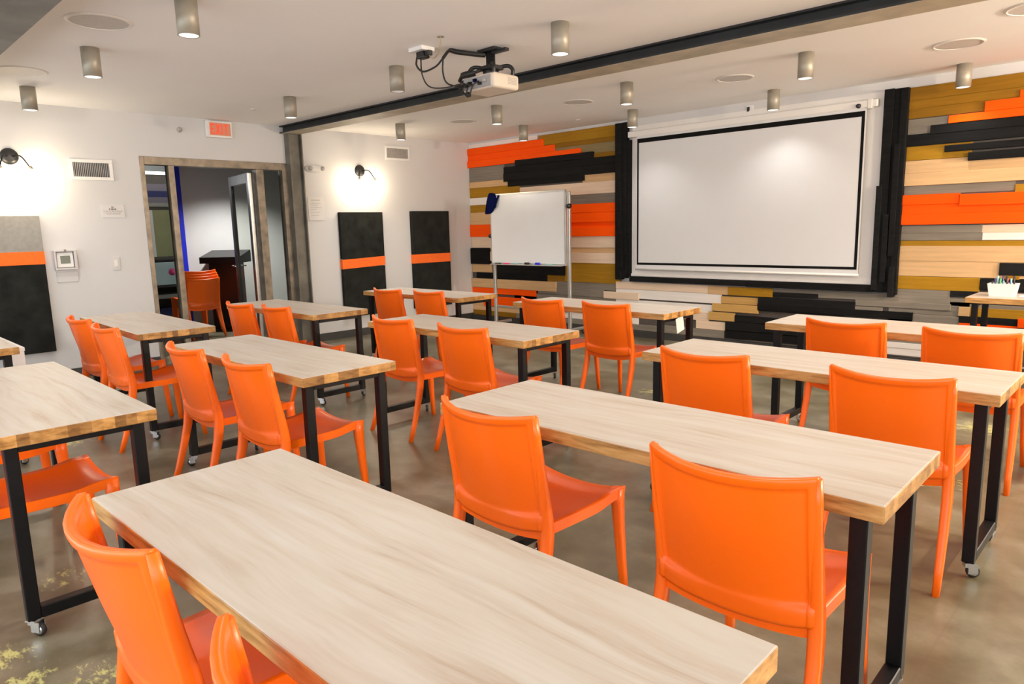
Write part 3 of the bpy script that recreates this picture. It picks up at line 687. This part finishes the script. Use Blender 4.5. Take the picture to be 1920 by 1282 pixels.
# ------------------------------------------------------------------ ceiling fittings
LAMP_W = 40.0
def lamp_proto():
    t = thing('ceiling_downlight', '', 'ceiling light', (0, 0, ZC))
    bm = bmesh.new(); lathe(bm, [(0, 0), (.058, 0), (.058, -.19), (.051, -.19), (.051, -.165)], 'Z', n=32); obj('housing', bm, 'lamp', t)
    bm = bmesh.new(); lathe(bm, [(.0505, -.189), (.047, -.168), (.036, -.160)], 'Z', n=32); obj('reflector', bm, 'lampin', t)
    bm = bmesh.new(); lathe(bm, [(0, -.160), (.0365, -.160)], 'Z', n=32); obj('lens', bm, 'lens', t)
    return t
lp = lamp_proto(); first = True
LAMPS = [(-4.098, 1.700, 'cylinder downlight cut off by the top edge of the picture, left of the projector'),
 (-5.545, 1.619, 'cylinder downlight just below the round speaker near the concrete bulkhead'),
 (-7.26, 1.605, 'cylinder downlight closest to the left wall, above the wall sconce at the edge'),
 (-6.338, 3.529, 'cylinder downlight between the EXIT sign and the end of the steel beam'),
 (-3.04, 3.615, 'cylinder downlight hanging to the right of the ceiling projector'),
 (-7.095, 5.398, 'cylinder downlight in front of the high wall vent beyond the beam'),
 (-5.46, 5.436, 'cylinder downlight beyond the beam above the end of the orange boards'),
 (-6.288, 6.73, 'cylinder downlight close in front of the orange boards behind the whiteboard'),
 (-3.867, 5.531, 'cylinder downlight beyond the beam, above the lamp at the left screen post'),
 (-4.714, 6.859, 'cylinder downlight at the top left corner of the screen beside the black post'),
 (-2.303, 5.685, 'large cylinder downlight right of centre just beyond the beam'),
 (-3.142, 7.002, 'cylinder downlight hanging in front of the top of the projection screen'),
 (-1.556, 7.171, 'cylinder downlight in front of the ochre boards right of the screen')]
LAMPS_BEHIND = [(-1.432, 3.722, 'cylinder downlight showing only its bright rim at the top edge beside the beam')]
def lamp_light(x, y, w):
    l = bpy.data.lights.new('downlight_beam', 'SPOT'); l.energy = w; l.spot_size = math.radians(124); l.spot_blend = .85; l.shadow_soft_size = .035; l.color = (1.0, .965, .91)
    o = bpy.data.objects.new('downlight_beam', l); COL.objects.link(o); o.location = (x, y, ZC - .193)
for x, y, lab in LAMPS + LAMPS_BEHIND:
    if first: lp.location = (x, y, ZC); lp['label'] = lab; lp['group'] = 'cylinder ceiling downlights'; first = False
    else: dup(lp, (x, y, ZC), 0, lab, 'cylinder ceiling downlights')
    lamp_light(x, y, LAMP_W * (.42 if y > 6.7 else 1.5 if y > 4.5 else 1.0))
off = thing('ceiling_downlight', 'unlit cylinder downlight left of the projector cables', 'ceiling light', (-4.676, 3.548, ZC), 0, 'cylinder ceiling downlights')
bm = bmesh.new(); lathe(bm, [(0, 0), (.058, 0), (.058, -.19), (.051, -.19), (.051, -.165)], 'Z', n=32); obj('housing', bm, 'lamp', off)
bm = bmesh.new(); lathe(bm, [(.0505, -.188), (.046, -.168), (.036, -.160)], 'Z', n=32); obj('reflector', bm, 'lampin', off)
bm = bmesh.new(); lathe(bm, [(0, -.160), (.0365, -.160)], 'Z', n=32); obj('lens', bm, 'white', off)
# the lamp grid carries on over and behind the camera
for x, y in ((-2.5, 1.70), (-.9, 1.70), (.15, 3.7), (-.7, 5.7), (.9, 5.7), (0, 7.1), (-4.8, -.4), (-3.2, -.4), (-1.6, -.4)): lamp_light(x, y, LAMP_W)

SPK = [(-4.84, 1.482, .170, 'grille_ceiling', 'large grey round ceiling speaker nearest the concrete bulkhead'),
 (-6.607, 1.436, .165, 'grille_white', 'white round ceiling speaker above the left wall sconce'),
 (-4.778, 5.953, .155, 'grille_ceiling', 'round ceiling speaker beyond the beam right of the projector'),
 (-6.478, 5.872, .155, 'grille_ceiling', 'round ceiling speaker beyond the beam towards the plank corner'),
 (-3.115, 6.13, .155, 'grille_ceiling', 'round ceiling speaker above the middle of the projection screen'),
 (-1.421, 6.309, .165, 'grille_ceiling', 'round ceiling speaker above the lamp right of the screen'),
 (-.85, 5.62, .165, 'grille_ceiling', 'round ceiling speaker cut off at the right edge of the ceiling')]
for x, y, r, m, lab in SPK:
    t = thing('ceiling_speaker', lab, 'speaker', (x, y, ZC), 0, 'round ceiling speakers')
    bm = bmesh.new(); lathe(bm, [(r - .012, -.002), (r - .012, -.009), (r, -.009), (r + .012, -.001)], 'Z', n=40); obj('rim', bm, 'white_trim', t)
    bm = bmesh.new(); lathe(bm, [(0, -.006), (r - .012, -.006)], 'Z', n=40); obj('grille', bm, m, t)
for x, y, lab in ((-7.148, 3.559, 'tiny sprinkler cover on the ceiling near the EXIT sign'), (-5.546, 6.917, 'tiny sprinkler cover on the ceiling before the plank wall')):
    bm = bmesh.new(); lathe(bm, [(0, -.012), (.03, -.012), (.04, -.001)], 'Z', n=20); tag(obj('sprinkler_cover', bm, 'grille_white', None, (x, y, ZC)), lab, 'sprinkler', 'ceiling sprinkler covers')

# projector on its ceiling mount
PX, PY = -3.80, 3.735
t = thing('projector_mount', 'black ceiling bracket with spider arms holding the projector', 'projector mount', (PX, PY, ZC))
bm = bmesh.new(); box(bm, -.09, .09, -.05, .05, -.022, 0, bev=.003); box(bm, -.05, .17, -.02, .02, -.04, -.018, bev=.003); obj('ceiling_plate', bm, 'dark_plastic', t)
bm = bmesh.new(); lathe(bm, [(0, -.022), (.034, -.022), (.034, -.11), (.042, -.115), (.042, -.15), (0, -.15)], 'Z', n=20); obj('pole', bm, 'dark_plastic', t)
bm = bmesh.new(); box(bm, -.075, .075, -.06, .06, -.15, -.118, bev=.008); lathe(bm, [(0, -.14), (.055, -.14), (.062, -.185), (0, -.190)], 'Z', n=16); obj('head', bm, 'dark_plastic', t)
for sx, sy in ((1, 1), (1, -1), (-1, 1), (-1, -1)):
    bm = bmesh.new(); tube(bm, spline([(sx * .04, sy * .03, -.130), (sx * .10, sy * .075, -.122), (sx * .128, sy * .095, -.15), (sx * .125, sy * .095, -.196)]), .014, 8); obj('arm', bm, 'dark_plastic', t)
t = thing('projector', 'cream projector hanging from the black ceiling bracket by the beam', 'projector', (PX, PY - .01, 2.39))
bm = bmesh.new(); box(bm, -.165, .165, -.125, .135, 0, .105, bev=.022, seg=4); obj('body', bm, 'projector', t)
bx('rear_panel', 'projector_rear', (-.15, .13, -.1275, -.124, .012, .09), t, .002)
bm = bmesh.new()
for k in range(5): box(bm, .1645, .1665, .015, .105, .035 + k * .010, .040 + k * .010)
obj('side_vent', bm, 'grille', t)
bm = bmesh.new(); lathe(bm, [(0, .012), (.03, .012), (.036, 0), (.036, -.02)], 'Y', (-.06, .135, .052)); obj('lens', bm, 'dark_plastic', t)
for k, x in enumerate((-.11, -.07, -.02, .03, .08)): bx('connector', ('dark_plastic', 'dark_plastic', 'navy', 'dark_plastic', 'alu')[k], (x - .014, x + .014, -.145, -.127, .03 + .014 * (k % 3), .05 + .014 * (k % 3)), t, .002)
bm = bmesh.new(); lathe(bm, [(0, 0), (.02, 0), (.02, .03), (0, .03)], 'Z', (-.12, -.11, -.028), n=14); obj('foot', bm, 'dark_plastic', t)

t = thing('ceiling_outlet', 'white ceiling outlet box with black plugs left of the projector', 'outlet', (-4.095, 3.337, ZC))
bx('plate', 'white', (-.075, .075, -.06, .06, -.028, 0), t, .004)
bx('plug', 'dark_plastic', (-.03, .05, -.03, .035, -.075, -.028), t, .008); bx('plug', 'dark_plastic', (.055, .10, -.02, .02, -.065, -.03), t, .006)
def cable(name, label, pts, r, m='cable', cat='cable', group='projector cables'):
    bm = bmesh.new(); tube(bm, spline(pts), r, 8); return tag(obj(name, bm, m), label, cat, group)
OX, OY = -4.095, 3.337
cable('cable_sleeve', 'thick black cable sleeve running along the ceiling to the projector bracket', [(OX + .16, OY + .06, 2.60), (OX + .12, OY + .16, 2.675), (-3.95, 3.55, 2.668), (-3.86, 3.66, 2.652), (-3.83, 3.71, 2.65)], [.011] * 9 + [.018] * 24)
cable('power_cable', 'black cable looping from the outlet up into the sleeve', [(OX - .03, OY - .02, 2.63), (OX - .05, OY - .01, 2.575), (OX, OY + .01, 2.53), (OX + .09, OY + .05, 2.555), (OX + .16, OY + .06, 2.60)], .007)
cable('signal_cable', 'thin black cable hanging in a long loop below the outlet', [(OX + .0, OY - .01, 2.62), (OX + .01, OY - .01, 2.50), (OX + .05, OY + .02, 2.42), (OX + .15, OY + .08, 2.405), (-3.86, 3.50, 2.43), (-3.90, 3.58, 2.44)], .005)
cable('video_cable', 'thin black cable dropping from the sleeve to the projector rear', [(OX + .15, OY + .07, 2.60), (OX + .13, OY + .08, 2.52), (OX + .15, OY + .09, 2.445), (-3.93, 3.50, 2.425), (-3.86, 3.57, 2.435)], .006)
for k, (x, z) in enumerate(((-.11, .05), (-.07, .06), (-.02, .04), (.03, .055))):
    cable('connector_cable', ('looped black cable at the far left connector of the projector', 'looped black cable at the second connector of the projector', 'looped black cable at the middle connector of the projector', 'looped black cable at the right connector of the projector')[k],
          [(PX + x, PY - .155, 2.39 + z), (PX + x - .01, PY - .20, 2.385 + z * .5), (PX - .13 + .03 * k, PY - .20, 2.40 - .02 * k), (PX - .19, PY - .13, 2.46), (PX - .10, PY - .06, 2.52)], .0055)
cable('adapter_bundle', 'black tied cable bundle on the left shoulder of the projector', [(PX - .21, PY - .12, 2.485), (PX - .15, PY - .14, 2.51), (PX - .06, PY - .13, 2.515), (PX + .0, PY - .10, 2.53)], [.014] * 8 + [.024] * 10 + [.012] * 7)
cable('thin_wire', 'thin yellowed wire from a ceiling hook down to the outlet plug', [(-3.781, 3.25, ZC), (-3.80, 3.26, 2.64), (-3.86, 3.29, 2.60), (-3.95, 3.32, 2.59), (OX + .08, OY, 2.63)], .0035, 'cablew')
bm = bmesh.new(); lathe(bm, [(0, -.004), (.02, -.004), (.026, 0)], 'Z', n=16); tag(obj('ceiling_hook', bm, 'lamp', None, (-3.781, 3.25, ZC)), 'small ceiling escutcheon where the thin yellowed wire comes out', 'ceiling hook')

# ------------------------------------------------------------------ rolling whiteboard
t = thing('rolling_whiteboard', 'white dry-erase board on an aluminium rolling stand before the plank wall', 'whiteboard', (-6.42, 6.9, 0))
bm = bmesh.new(); box(bm, -.665, .665, -.012, .012, .93, 1.855, bev=.004); obj('board', bm, 'wboard', t)
bm = bmesh.new()
for a in ((-.675, .675, 1.853, 1.868), (-.675, .675, .912, .93), (-.675, -.662, .93, 1.853), (.662, .675, .93, 1.853)): box(bm, a[0], a[1], -.016, .016, a[2], a[3])
obj('frame', bm, 'alu', t)
bx('marker_tray', 'alu', (-.64, .64, -.085, -.012, .905, .917), t, .003)
for x in (-.66, .702):
    bm = bmesh.new(); box(bm, x - .022, x + .022, .014, .05, .06, 1.84, bev=.006); obj('upright', bm, 'alu', t)
    bm = bmesh.new(); box(bm, x - .022, x + .022, -.27, .33, .06, .095, bev=.006); obj('foot', bm, 'alu', t)
    for y in (-.25, .31):
        bm = bmesh.new(); lathe(bm, [(0, -.012), (.028, -.012), (.03, 0), (.028, .012), (0, .012)], 'X', (x, y, .03), n=16); obj('caster', bm, 'rubber', t)
bx('crossbar', 'alu', (-.66, .702, .02, .045, .30, .33), t, .004)
for x in (-.672, .69):
    bm = bmesh.new(); lathe(bm, [(0, -.02), (.03, -.02), (.03, .02), (0, .02)], 'X', (x + (.04 if x > 0 else -.02), .0, 1.66 if x > 0 else 1.3), n=16); obj('pivot_knob', bm, 'dark_plastic', t)
for x, m, lab in ((-.52, 'dark_plastic', 'black marker on the whiteboard tray'), (-.36, 'pink', 'pink marker on the whiteboard tray'), (-.19, 'teal', 'pale green marker on the whiteboard tray'), (.03, 'dark_plastic', 'black eraser block on the whiteboard tray'), (.22, 'blue', 'blue eraser block on the whiteboard tray'), (.42, 'teal', 'teal marker at the right end of the whiteboard tray')):
    bm = bmesh.new(); er = 'eraser' in lab
    if er: box(bm, -.035, .035, -.014, .014, 0, .03, bev=.004)
    else: lathe(bm, [(0, -.06), (.006, -.06), (.008, -.03), (.008, .06), (0, .06)], 'X', (0, 0, .008), n=12)
    tag(obj('whiteboard_eraser' if er else 'marker', bm, m, None, (-6.42 + x, 6.855, .917)), lab, 'eraser' if er else 'marker', 'pens and erasers on the whiteboard tray')
# navy cloth over the top-left corner
bm = bmesh.new(); g = []
for i in range(9):
    row = []
    for j in range(9):
        u, v = i / 8, j / 8
        x = -.165 + .21 * u + .05 * (1 - v); z = .02 - .20 * v - .07 * (1 - u) * v + .02 * math.sin(5 * u + 3 * v); y = -.026 - .016 * math.sin(6 * u + 2 * v) - .01 * v
        row.append(bm.verts.new((x, y, z)))
    g.append(row)
for i in range(8):
    for j in range(8): bm.faces.new((g[i][j], g[i + 1][j], g[i + 1][j + 1], g[i][j + 1])).smooth = True
o = obj('draped_cloth', bm, 'navy', None, (-7.0, 6.9, 1.85)); sm = o.modifiers.new('thick', 'SOLIDIFY'); sm.thickness = .008
tag(o, 'navy blue cloth hung over the top left corner of the whiteboard', 'cloth')

# ------------------------------------------------------------------ tables
TL, TW, TH = 1.558, .523, .76
def table_proto():
    t = thing('work_table', '', 'table', (0, 0, 0), 0)
    bm = bmesh.new(); box(bm, -TL / 2, TL / 2, -TW / 2, TW / 2, TH - .046, TH, bev=.004, seg=2); obj('tabletop', bm, 'top', t)
    ex, ey, s = TL / 2 - .065, TW / 2 - .058, .0215
    for sx in (-1, 1):
        bm = bmesh.new(); box(bm, sx * ex - s, sx * ex + s, -ey + s, ey - s, .065, .108, bev=.003, seg=1); obj('foot_bar', bm, 'steel', t)
        bm = bmesh.new(); box(bm, sx * ex - s, sx * ex + s, -ey + s, ey - s, TH - .075, TH - .047, bev=.003, seg=1); obj('top_bar', bm, 'steel', t)
        for sy in (-1, 1):
            bm = bmesh.new(); box(bm, sx * ex - s, sx * ex + s, sy * ey - s, sy * ey + s, .065, TH - .047, bev=.003, seg=1); obj('leg', bm, 'steel', t)
            cx, cy, a = sx * ex, sy * ey, (sx * 1.3 + sy * .7)
            ca, sa = math.cos(a), math.sin(a)
            bm = bmesh.new(); box(bm, -.02, .02, -.02, .02, .058, .065); box(bm, -.016, .016, -.014, .014, .044, .058)
            for q in (-1, 1): box(bm, -.004, .030, q * .013 - .002, q * .013 + .002, .018, .056)
            bmesh.ops.rotate(bm, verts=bm.verts, cent=(0, 0, 0), matrix=Matrix.Rotation(a, 3, 'Z')); bmesh.ops.translate(bm, verts=bm.verts, vec=(cx, cy, 0))
            c = obj('caster', bm, 'chrome', t)
            bm = bmesh.new(); lathe(bm, [(0, -.0105), (.016, -.0105), (.0165, -.008), (.0225, -.008), (.025, -.004), (.025, .004), (.0225, .008), (.0165, .008), (.016, .0105), (0, .0105)], 'Y', (.018, 0, .025), n=20)
            for f in bm.faces:
                r = max(math.hypot(v.co.x - .018, v.co.z - .025) for v in f.verts); f.material_index = 0 if r < .02 else 1
            bmesh.ops.rotate(bm, verts=bm.verts, cent=(0, 0, 0), matrix=Matrix.Rotation(a, 3, 'Z')); bmesh.ops.translate(bm, verts=bm.verts, vec=(cx, cy, 0))
            obj('wheel', bm, ['chrome', 'rubber'], c)
    return t
TABLES = [
 (-1.183, .726, .012, 'pale wood table nearest the camera, filling the bottom of the picture'),
 (-1.237, 1.927, .014, 'pale wood table directly behind the nearest one, two orange chairs on its near side'),
 (-1.241, 3.295, .004, 'pale wood table at the right edge, third back from the camera'),
 (-1.201, 4.665, .012, 'pale wood table at the right before the white tub table, fourth back from the camera'),
 (-3.588, .654, -.010, 'pale wood table cut by the left edge with an orange seat beneath it'),
 (-3.629, 1.803, .010, 'pale wood table in the left half with two orange chairs, facing the doorway'),
 (-3.525, 3.157, .008, 'pale wood table in the centre of the room under the projector'),
 (-3.517, 4.669, -.012, 'pale wood table in front of the screen with a paper tag under its right end'),
 (-5.835, 1.856, -.035, 'small-looking pale wood table before the doorway, near the light switch'),
 (-5.778, 3.103, .008, 'pale wood table just right of the doorway, in front of the steel column'),
 (-5.765, 4.631, .010, 'farthest pale wood table, before the two dark wall panels'),
 (-5.925, .655, 0.0, 'pale wood table barely showing at the left edge under the grey-topped panel'),
 (-.54, 6.93, 0.0, 'pale wood presenter table at the right edge carrying a white tub of markers')]
tp = table_proto()
for i, (x, y, a, lab) in enumerate(TABLES):
    if i == 0: tp.location = (x, y, 0); tp.rotation_euler.z = a; tp['label'] = lab; tp['group'] = 'butcher block tables'
    else: dup(tp, (x, y, 0), a, lab, 'butcher block tables')

# ------------------------------------------------------------------ chairs
def smooth01(a, b_, x):
    t = min(1, max(0, (x - a) / (b_ - a))); return t * t * (3 - 2 * t)
STILE = [(.2155, -.252, .826, .020, .024), (.2150, -.243, .76, .022, .028), (.2135, -.226, .65, .025, .034), (.2125, -.208, .55, .028, .040), (.2120, -.197, .47, .031, .046),
         (.2125, -.196, .42, .033, .049), (.2150, -.208, .34, .033, .046), (.2180, -.240, .22, .030, .040), (.2210, -.277, .10, .027, .034), (.2235, -.312, 0, .024, .030)]
def edge_at(z):
    for a, b_ in zip(STILE, STILE[1:]):
        if b_[2] <= z <= a[2]:
            f = (z - b_[2]) / (a[2] - b_[2]); return b_[0] + (a[0] - b_[0]) * f, b_[1] + (a[1] - b_[1]) * f
    return STILE[0][0], STILE[0][1]
def chair_proto():
    t = thing('stacking_chair', '', 'chair', (0, 0, 0))
    hu = [.22, .45, .65, .8, .87, .895, .905, .915, .926, .955, .985, 1]
    us = [-q for q in hu[::-1]] + [0] + hu
    vs = [0, .03, .08, .12, .135, .15, .165, .19, .25, .35, .45, .55, .65, .75, .85, .90, .917, .928, .939, .95, .97, .988, 1]
    bm = bmesh.new(); F_, B_ = [], []
    for v in vs:
        fr_, br_ = [], []
        for u in us:
            zt = .832 - .015 * (1 - u * u); zb_ = .413 + .020 * u * u
            z = zb_ + (zt - zb_) * v; hx, ye = edge_at(.425 + .406 * v); cup = .036 + .034 * v
            x = u * (hx + .004); y = ye - cup * (1 - abs(u) ** 2.2)
            rim = max(smooth01(.895, .926, abs(u)), smooth01(.915, .95, v), (1 - smooth01(.125, .165, v)) * .45)
            edge = 1.0
            if v in (0, 1) or abs(u) == 1: edge = .82
            skirt = (1 - smooth01(.12, .16, v)) * smooth01(.25, .8, abs(u)) * .012
            fr_.append(bm.verts.new((x, y + (.005 + .004 * rim) * edge, z))); br_.append(bm.verts.new((x, y - (.005 + .0085 * rim + skirt) * edge, z)))
        F_.append(fr_); B_.append(br_)
    nu, nv = len(us), len(vs)
    for j in range(nv - 1):
        for i in range(nu - 1):
            for G, fl in ((F_, 1), (B_, 0)):
                q = (G[j][i], G[j][i + 1], G[j + 1][i + 1], G[j + 1][i]); bm.faces.new(q if fl else q[::-1]).smooth = True
    for i in range(nu - 1):
        for j in (0, nv - 1): bm.faces.new((F_[j][i], F_[j][i + 1], B_[j][i + 1], B_[j][i])).smooth = True
    for j in range(nv - 1):
        for i in (0, nu - 1): bm.faces.new((F_[j][i], F_[j + 1][i], B_[j + 1][i], B_[j][i])).smooth = True
    obj('backrest', bm, 'orange', t)
    # seat: dished shell with a deep apron
    bm = bmesh.new(); T_, U_ = [], []; n1, n2 = 16, 14
    for j in range(n2 + 1):
        f = j / n2; y = -.212 + .452 * f; hw = .200 + .016 * f; a, b_ = [], []
        for i in range(n1 + 1):
            u = -1 + 2 * i / n1
            z = .447 - .020 * (1 - abs(u) ** 2.4) + .012 * smooth01(.65, .9, f) - .010 * smooth01(.9, 1, f) * (1 - u * u) - .008 * smooth01(.0, .5, 1 - f)
            a.append(bm.verts.new((u * hw, y, z))); b_.append(bm.verts.new((u * hw * .985, y * .985, z - (.040 if (abs(u) > .99 or j in (0, n2)) else .030))))
        T_.append(a); U_.append(b_)
    for j in range(n2):
        for i in range(n1):
            bm.faces.new((T_[j][i], T_[j][i + 1], T_[j + 1][i + 1], T_[j + 1][i])).smooth = True
            bm.faces.new((U_[j][i + 1], U_[j][i], U_[j + 1][i], U_[j + 1][i + 1])).smooth = True
    for i in range(n1):
        for j in (0, n2): bm.faces.new((T_[j][i], T_[j][i + 1], U_[j][i + 1], U_[j][i]))
    for j in range(n2):
        for i in (0, n1): bm.faces.new((T_[j][i], T_[j + 1][i], U_[j + 1][i], U_[j][i]))
    obj('seat', bm, 'orange', t)
    for s in (-1, 1):
        bm = bmesh.new(); sweep_rect(bm, [(s * p[0], p[1], p[2]) for p in STILE], [(p[3], p[4]) for p in STILE], .22); obj('leg', bm, 'orange', t)
        bm = bmesh.new(); pth = [(.197, .216, .452, .040, .050), (.197, .217, .40, .039, .049), (.200, .222, .30, .034, .041), (.205, .232, .15, .030, .034), (.211, .245, 0, .025, .028)]
        sweep_rect(bm, [(s * p[0], p[1], p[2]) for p in pth], [(p[3], p[4]) for p in pth], .22); obj('leg', bm, 'orange', t)
    return t
CHAIRS = [
 (-1.576, 0.654, 0.005, 'orange chair at the bottom left corner, left one at the nearest table'),
 (-0.808, 0.649, 0.000, 'orange chair showing only its curved top over the nearest table edge, at the bottom'),
 (-1.648, 1.808, 0.000, 'orange chair left of centre at the second table, showing its seat and front leg'),
 (-0.795, 1.824, 0.030, 'largest orange chair back, right one at the second table'),
 (-1.596, 3.150, 0.000, 'orange chair back, left one at the long table third from the camera on the right'),
 (-0.803, 3.162, 0.000, 'orange chair with a long splayed rear leg beside black table legs near the right edge'),
 (-1.438, 4.525, 0.000, 'orange chair back below the right end of the screen, before the fourth table'),
 (-0.799, 4.492, 0.000, 'orange chair back at the far right edge under the presenter table'),
 (-3.852, 1.679, -0.019, 'orange chair, left one at the table facing the doorway'),
 (-3.189, 1.700, 0.014, 'orange chair, right one at the table facing the doorway, seat showing beside a black leg'),
 (-3.895, 3.068, 0.000, 'orange chair, left one of the pair at the centre table under the projector'),
 (-3.183, 3.068, 0.005, 'orange chair, right one of the pair at the centre table under the projector'),
 (-3.843, 4.544, 0.000, 'orange chair behind the centre table, left one before the whiteboard'),
 (-3.209, 4.566, 0.003, 'orange chair with all four legs showing, right one before the screen table'),
 (-5.925, 1.707, 0.018, 'orange chair against the white wall, left one at the table by the light switch'),
 (-5.206, 1.679, 0.000, 'orange chair, right one at the table by the light switch'),
 (-5.887, 2.912, 0.022, 'orange chair in front of the lectern, left one at the table right of the doorway'),
 (-5.371, 2.983, 0.000, 'orange chair before the steel column, right one at the table right of the doorway'),
 (-5.864, 4.448, 0.008, 'orange chair before the slanting-band wall panel, left one at the farthest table'),
 (-5.305, 4.529, 0.003, 'orange chair before the far wall panel, right one at the farthest table'),
 (-3.252, .572, 0, 'orange chair tucked under the table cut by the left edge, seat in full view'),
 (-4.035, .575, 0, 'orange chair whose legs show behind the seat under the table at the left edge')]
cp = chair_proto()
for i, (x, y, a, lab) in enumerate(CHAIRS):
    if i == 0: cp.location = (x, y, 0); cp.rotation_euler.z = a; cp['label'] = lab; cp['group'] = 'orange chairs at the tables'
    else: dup(cp, (x, y, 0), a, lab, 'orange chairs at the tables')
for k, lab in enumerate(('bottom orange chair of the stack just inside the doorway', 'second orange chair from the bottom of the doorway stack', 'third orange chair from the bottom of the doorway stack', 'topmost orange chair of the stack just inside the doorway')):
    c = dup(cp, (-9.95 - .012 * k, 3.90 - .010 * k, .036 * k), PI / 2 + .03, lab, 'stacked orange chairs in the corridor')

# ------------------------------------------------------------------ small things on and by the tables
t = thing('marker_tub', 'white tub crammed with markers on the presenter table', 'tub', (-1.10, 6.90, TH))
bm = bmesh.new(); vs = box(bm, -.10, .10, -.075, .075, 0, .105)
for v in vs[:4]: v.co.x *= .84; v.co.y *= .84
bm.faces.ensure_lookup_table(); bmesh.ops.delete(bm, geom=[f for f in bm.faces if all(v.co.z > .1 for v in f.verts)], context='FACES')
o = obj('tub', bm, 'white', t); sd = o.modifiers.new('wall', 'SOLIDIFY'); sd.thickness = .004; sd.offset = -1
cols = ['dark_plastic', 'purple', 'teal', 'dark_plastic', 'green', 'purple', 'teal', 'red', 'dark_plastic', 'blue', 'teal', 'dark_plastic']
nm = {'dark_plastic': 'black', 'purple': 'purple', 'teal': 'teal', 'green': 'green', 'red': 'red', 'blue': 'blue'}
for k, m in enumerate(cols):
    x = -.070 + .0127 * k; y = (-.03, .02, -.005, .035)[k % 4]
    bm = bmesh.new(); lean = random.uniform(-.12, .12); top = .125 + .02 * (k % 3)
    tube(bm, [(0, 0, .006), (lean * .05, 0, top * .7), (lean * .08, .004, top)], [.006, .006, .0075], 10)
    tag(obj('marker', bm, m, None, (-1.10 + x, 6.90 + y, TH)), nm[m] + ' marker standing in the white tub on the presenter table', 'marker', 'markers in the white tub')
bm = bmesh.new(); box(bm, -.05, .05, -.03, .03, 0, .018, bev=.008, seg=3); tag(obj('whiteboard_eraser', bm, 'white', None, (-.93, 6.84, TH)), 'pale eraser lying right of the white marker tub', 'eraser')
bm = bmesh.new(); vs = box(bm, -.0008, .0008, -.052, .052, -.115, 0); bmesh.ops.rotate(bm, verts=bm.verts, cent=(0, 0, 0), matrix=Matrix.Rotation(.22, 3, 'X'))
tag(obj('paper_tag', bm, 'paper', None, (-2.752, 4.63, TH - .047)), 'white paper tag hanging under the table end before the screen', 'paper tag')
# white side desk against the left wall
t = thing('console_table', 'narrow white console behind the table end at the left edge, below the grey-topped panel', 'console', (-6.0, .98, 0))
bm = bmesh.new(); box(bm, -.46, .44, -.04, .04, .675, .70, bev=.003); obj('top', bm, 'white', t)
for x in (-.44, .42):
    bm = bmesh.new(); box(bm, x - .02, x + .02, -.035, .035, 0, .675, bev=.003); obj('leg', bm, 'white', t)
bx('front_panel', 'clear_grey', (-.42, .40, -.02, -.01, .25, .66), t)

# ------------------------------------------------------------------ unseen fill lights, world light, camera
def area(name, loc, rot, sx, sy, e, c):
    l = bpy.data.lights.new(name, 'AREA'); l.shape = 'RECTANGLE'; l.size = sx; l.size_y = sy; l.energy = e; l.color = c
    o = bpy.data.objects.new(name, l); COL.objects.link(o); o.location = loc; o.rotation_euler = rot; return o
l = bpy.data.lights.new('corridor_fill_light', 'SPOT'); l.energy = 240; l.spot_size = math.radians(130); l.spot_blend = .8; l.shadow_soft_size = .05; l.color = (1, .97, .93)  # unseen light added to brighten the corridor wall
o = bpy.data.objects.new('corridor_fill_light', l); COL.objects.link(o); o.location = (-9.75, 4.75, 2.45)
for y, e_ in ((4.3, 330), (6.3, 500)):                                            # warm fill lights added out of view to brighten the far ceiling
    l = bpy.data.lights.new('right_fill_light', 'POINT'); l.energy = e_; l.shadow_soft_size = .05; l.color = (1, .83, .64)
    o = bpy.data.objects.new('right_fill_light', l); COL.objects.link(o); o.location = (XR - .2, y, 2.15)
l = bpy.data.lights.new('back_room_lamp', 'POINT'); l.energy = 25; l.shadow_soft_size = .1
o = bpy.data.objects.new('back_room_lamp', l); COL.objects.link(o); o.location = (-10.9, 3.2, 2.2)

w = bpy.data.worlds.new('world'); S.world = w; w.use_nodes = True
bg = w.node_tree.nodes['Background']; bg.inputs[0].default_value = (.95, .975, 1.0, 1); bg.inputs[1].default_value = 3.25

cam = bpy.data.cameras.new('camera'); co = bpy.data.objects.new('camera', cam); COL.objects.link(co)
cam.sensor_fit = 'HORIZONTAL'; cam.sensor_width = 36.0; cam.lens = 1308.515 / 1920 * 36.0; cam.clip_start = .02
R_ = Vector((0.71750965, 0.69613812, -0.02390867)); U_ = Vector((-0.09599072, 0.13281807, 0.98648119)); F_ = Vector((-0.68990266, 0.70551476, -0.16212104))
m = Matrix((R_, U_, -F_)).transposed().to_4x4(); m.translation = Vector((0, 0, 1.41374)); co.matrix_world = m
S.camera = co

vs_ = S.view_settings; S.display_settings.display_device = 'sRGB'
vs_.view_transform = 'Standard'; vs_.look = 'None'; vs_.exposure = -0.03; vs_.gamma = 1.0; vs_.use_curve_mapping = False
S.cycles.use_denoising = True
S.cycles.max_bounces = 8; S.cycles.diffuse_bounces = 5; S.cycles.sample_clamp_indirect = 3.5
for k in ('lens', 'tube', 'exit_face', 'exit_text'): M[k].cycles.emission_sampling = 'NONE'
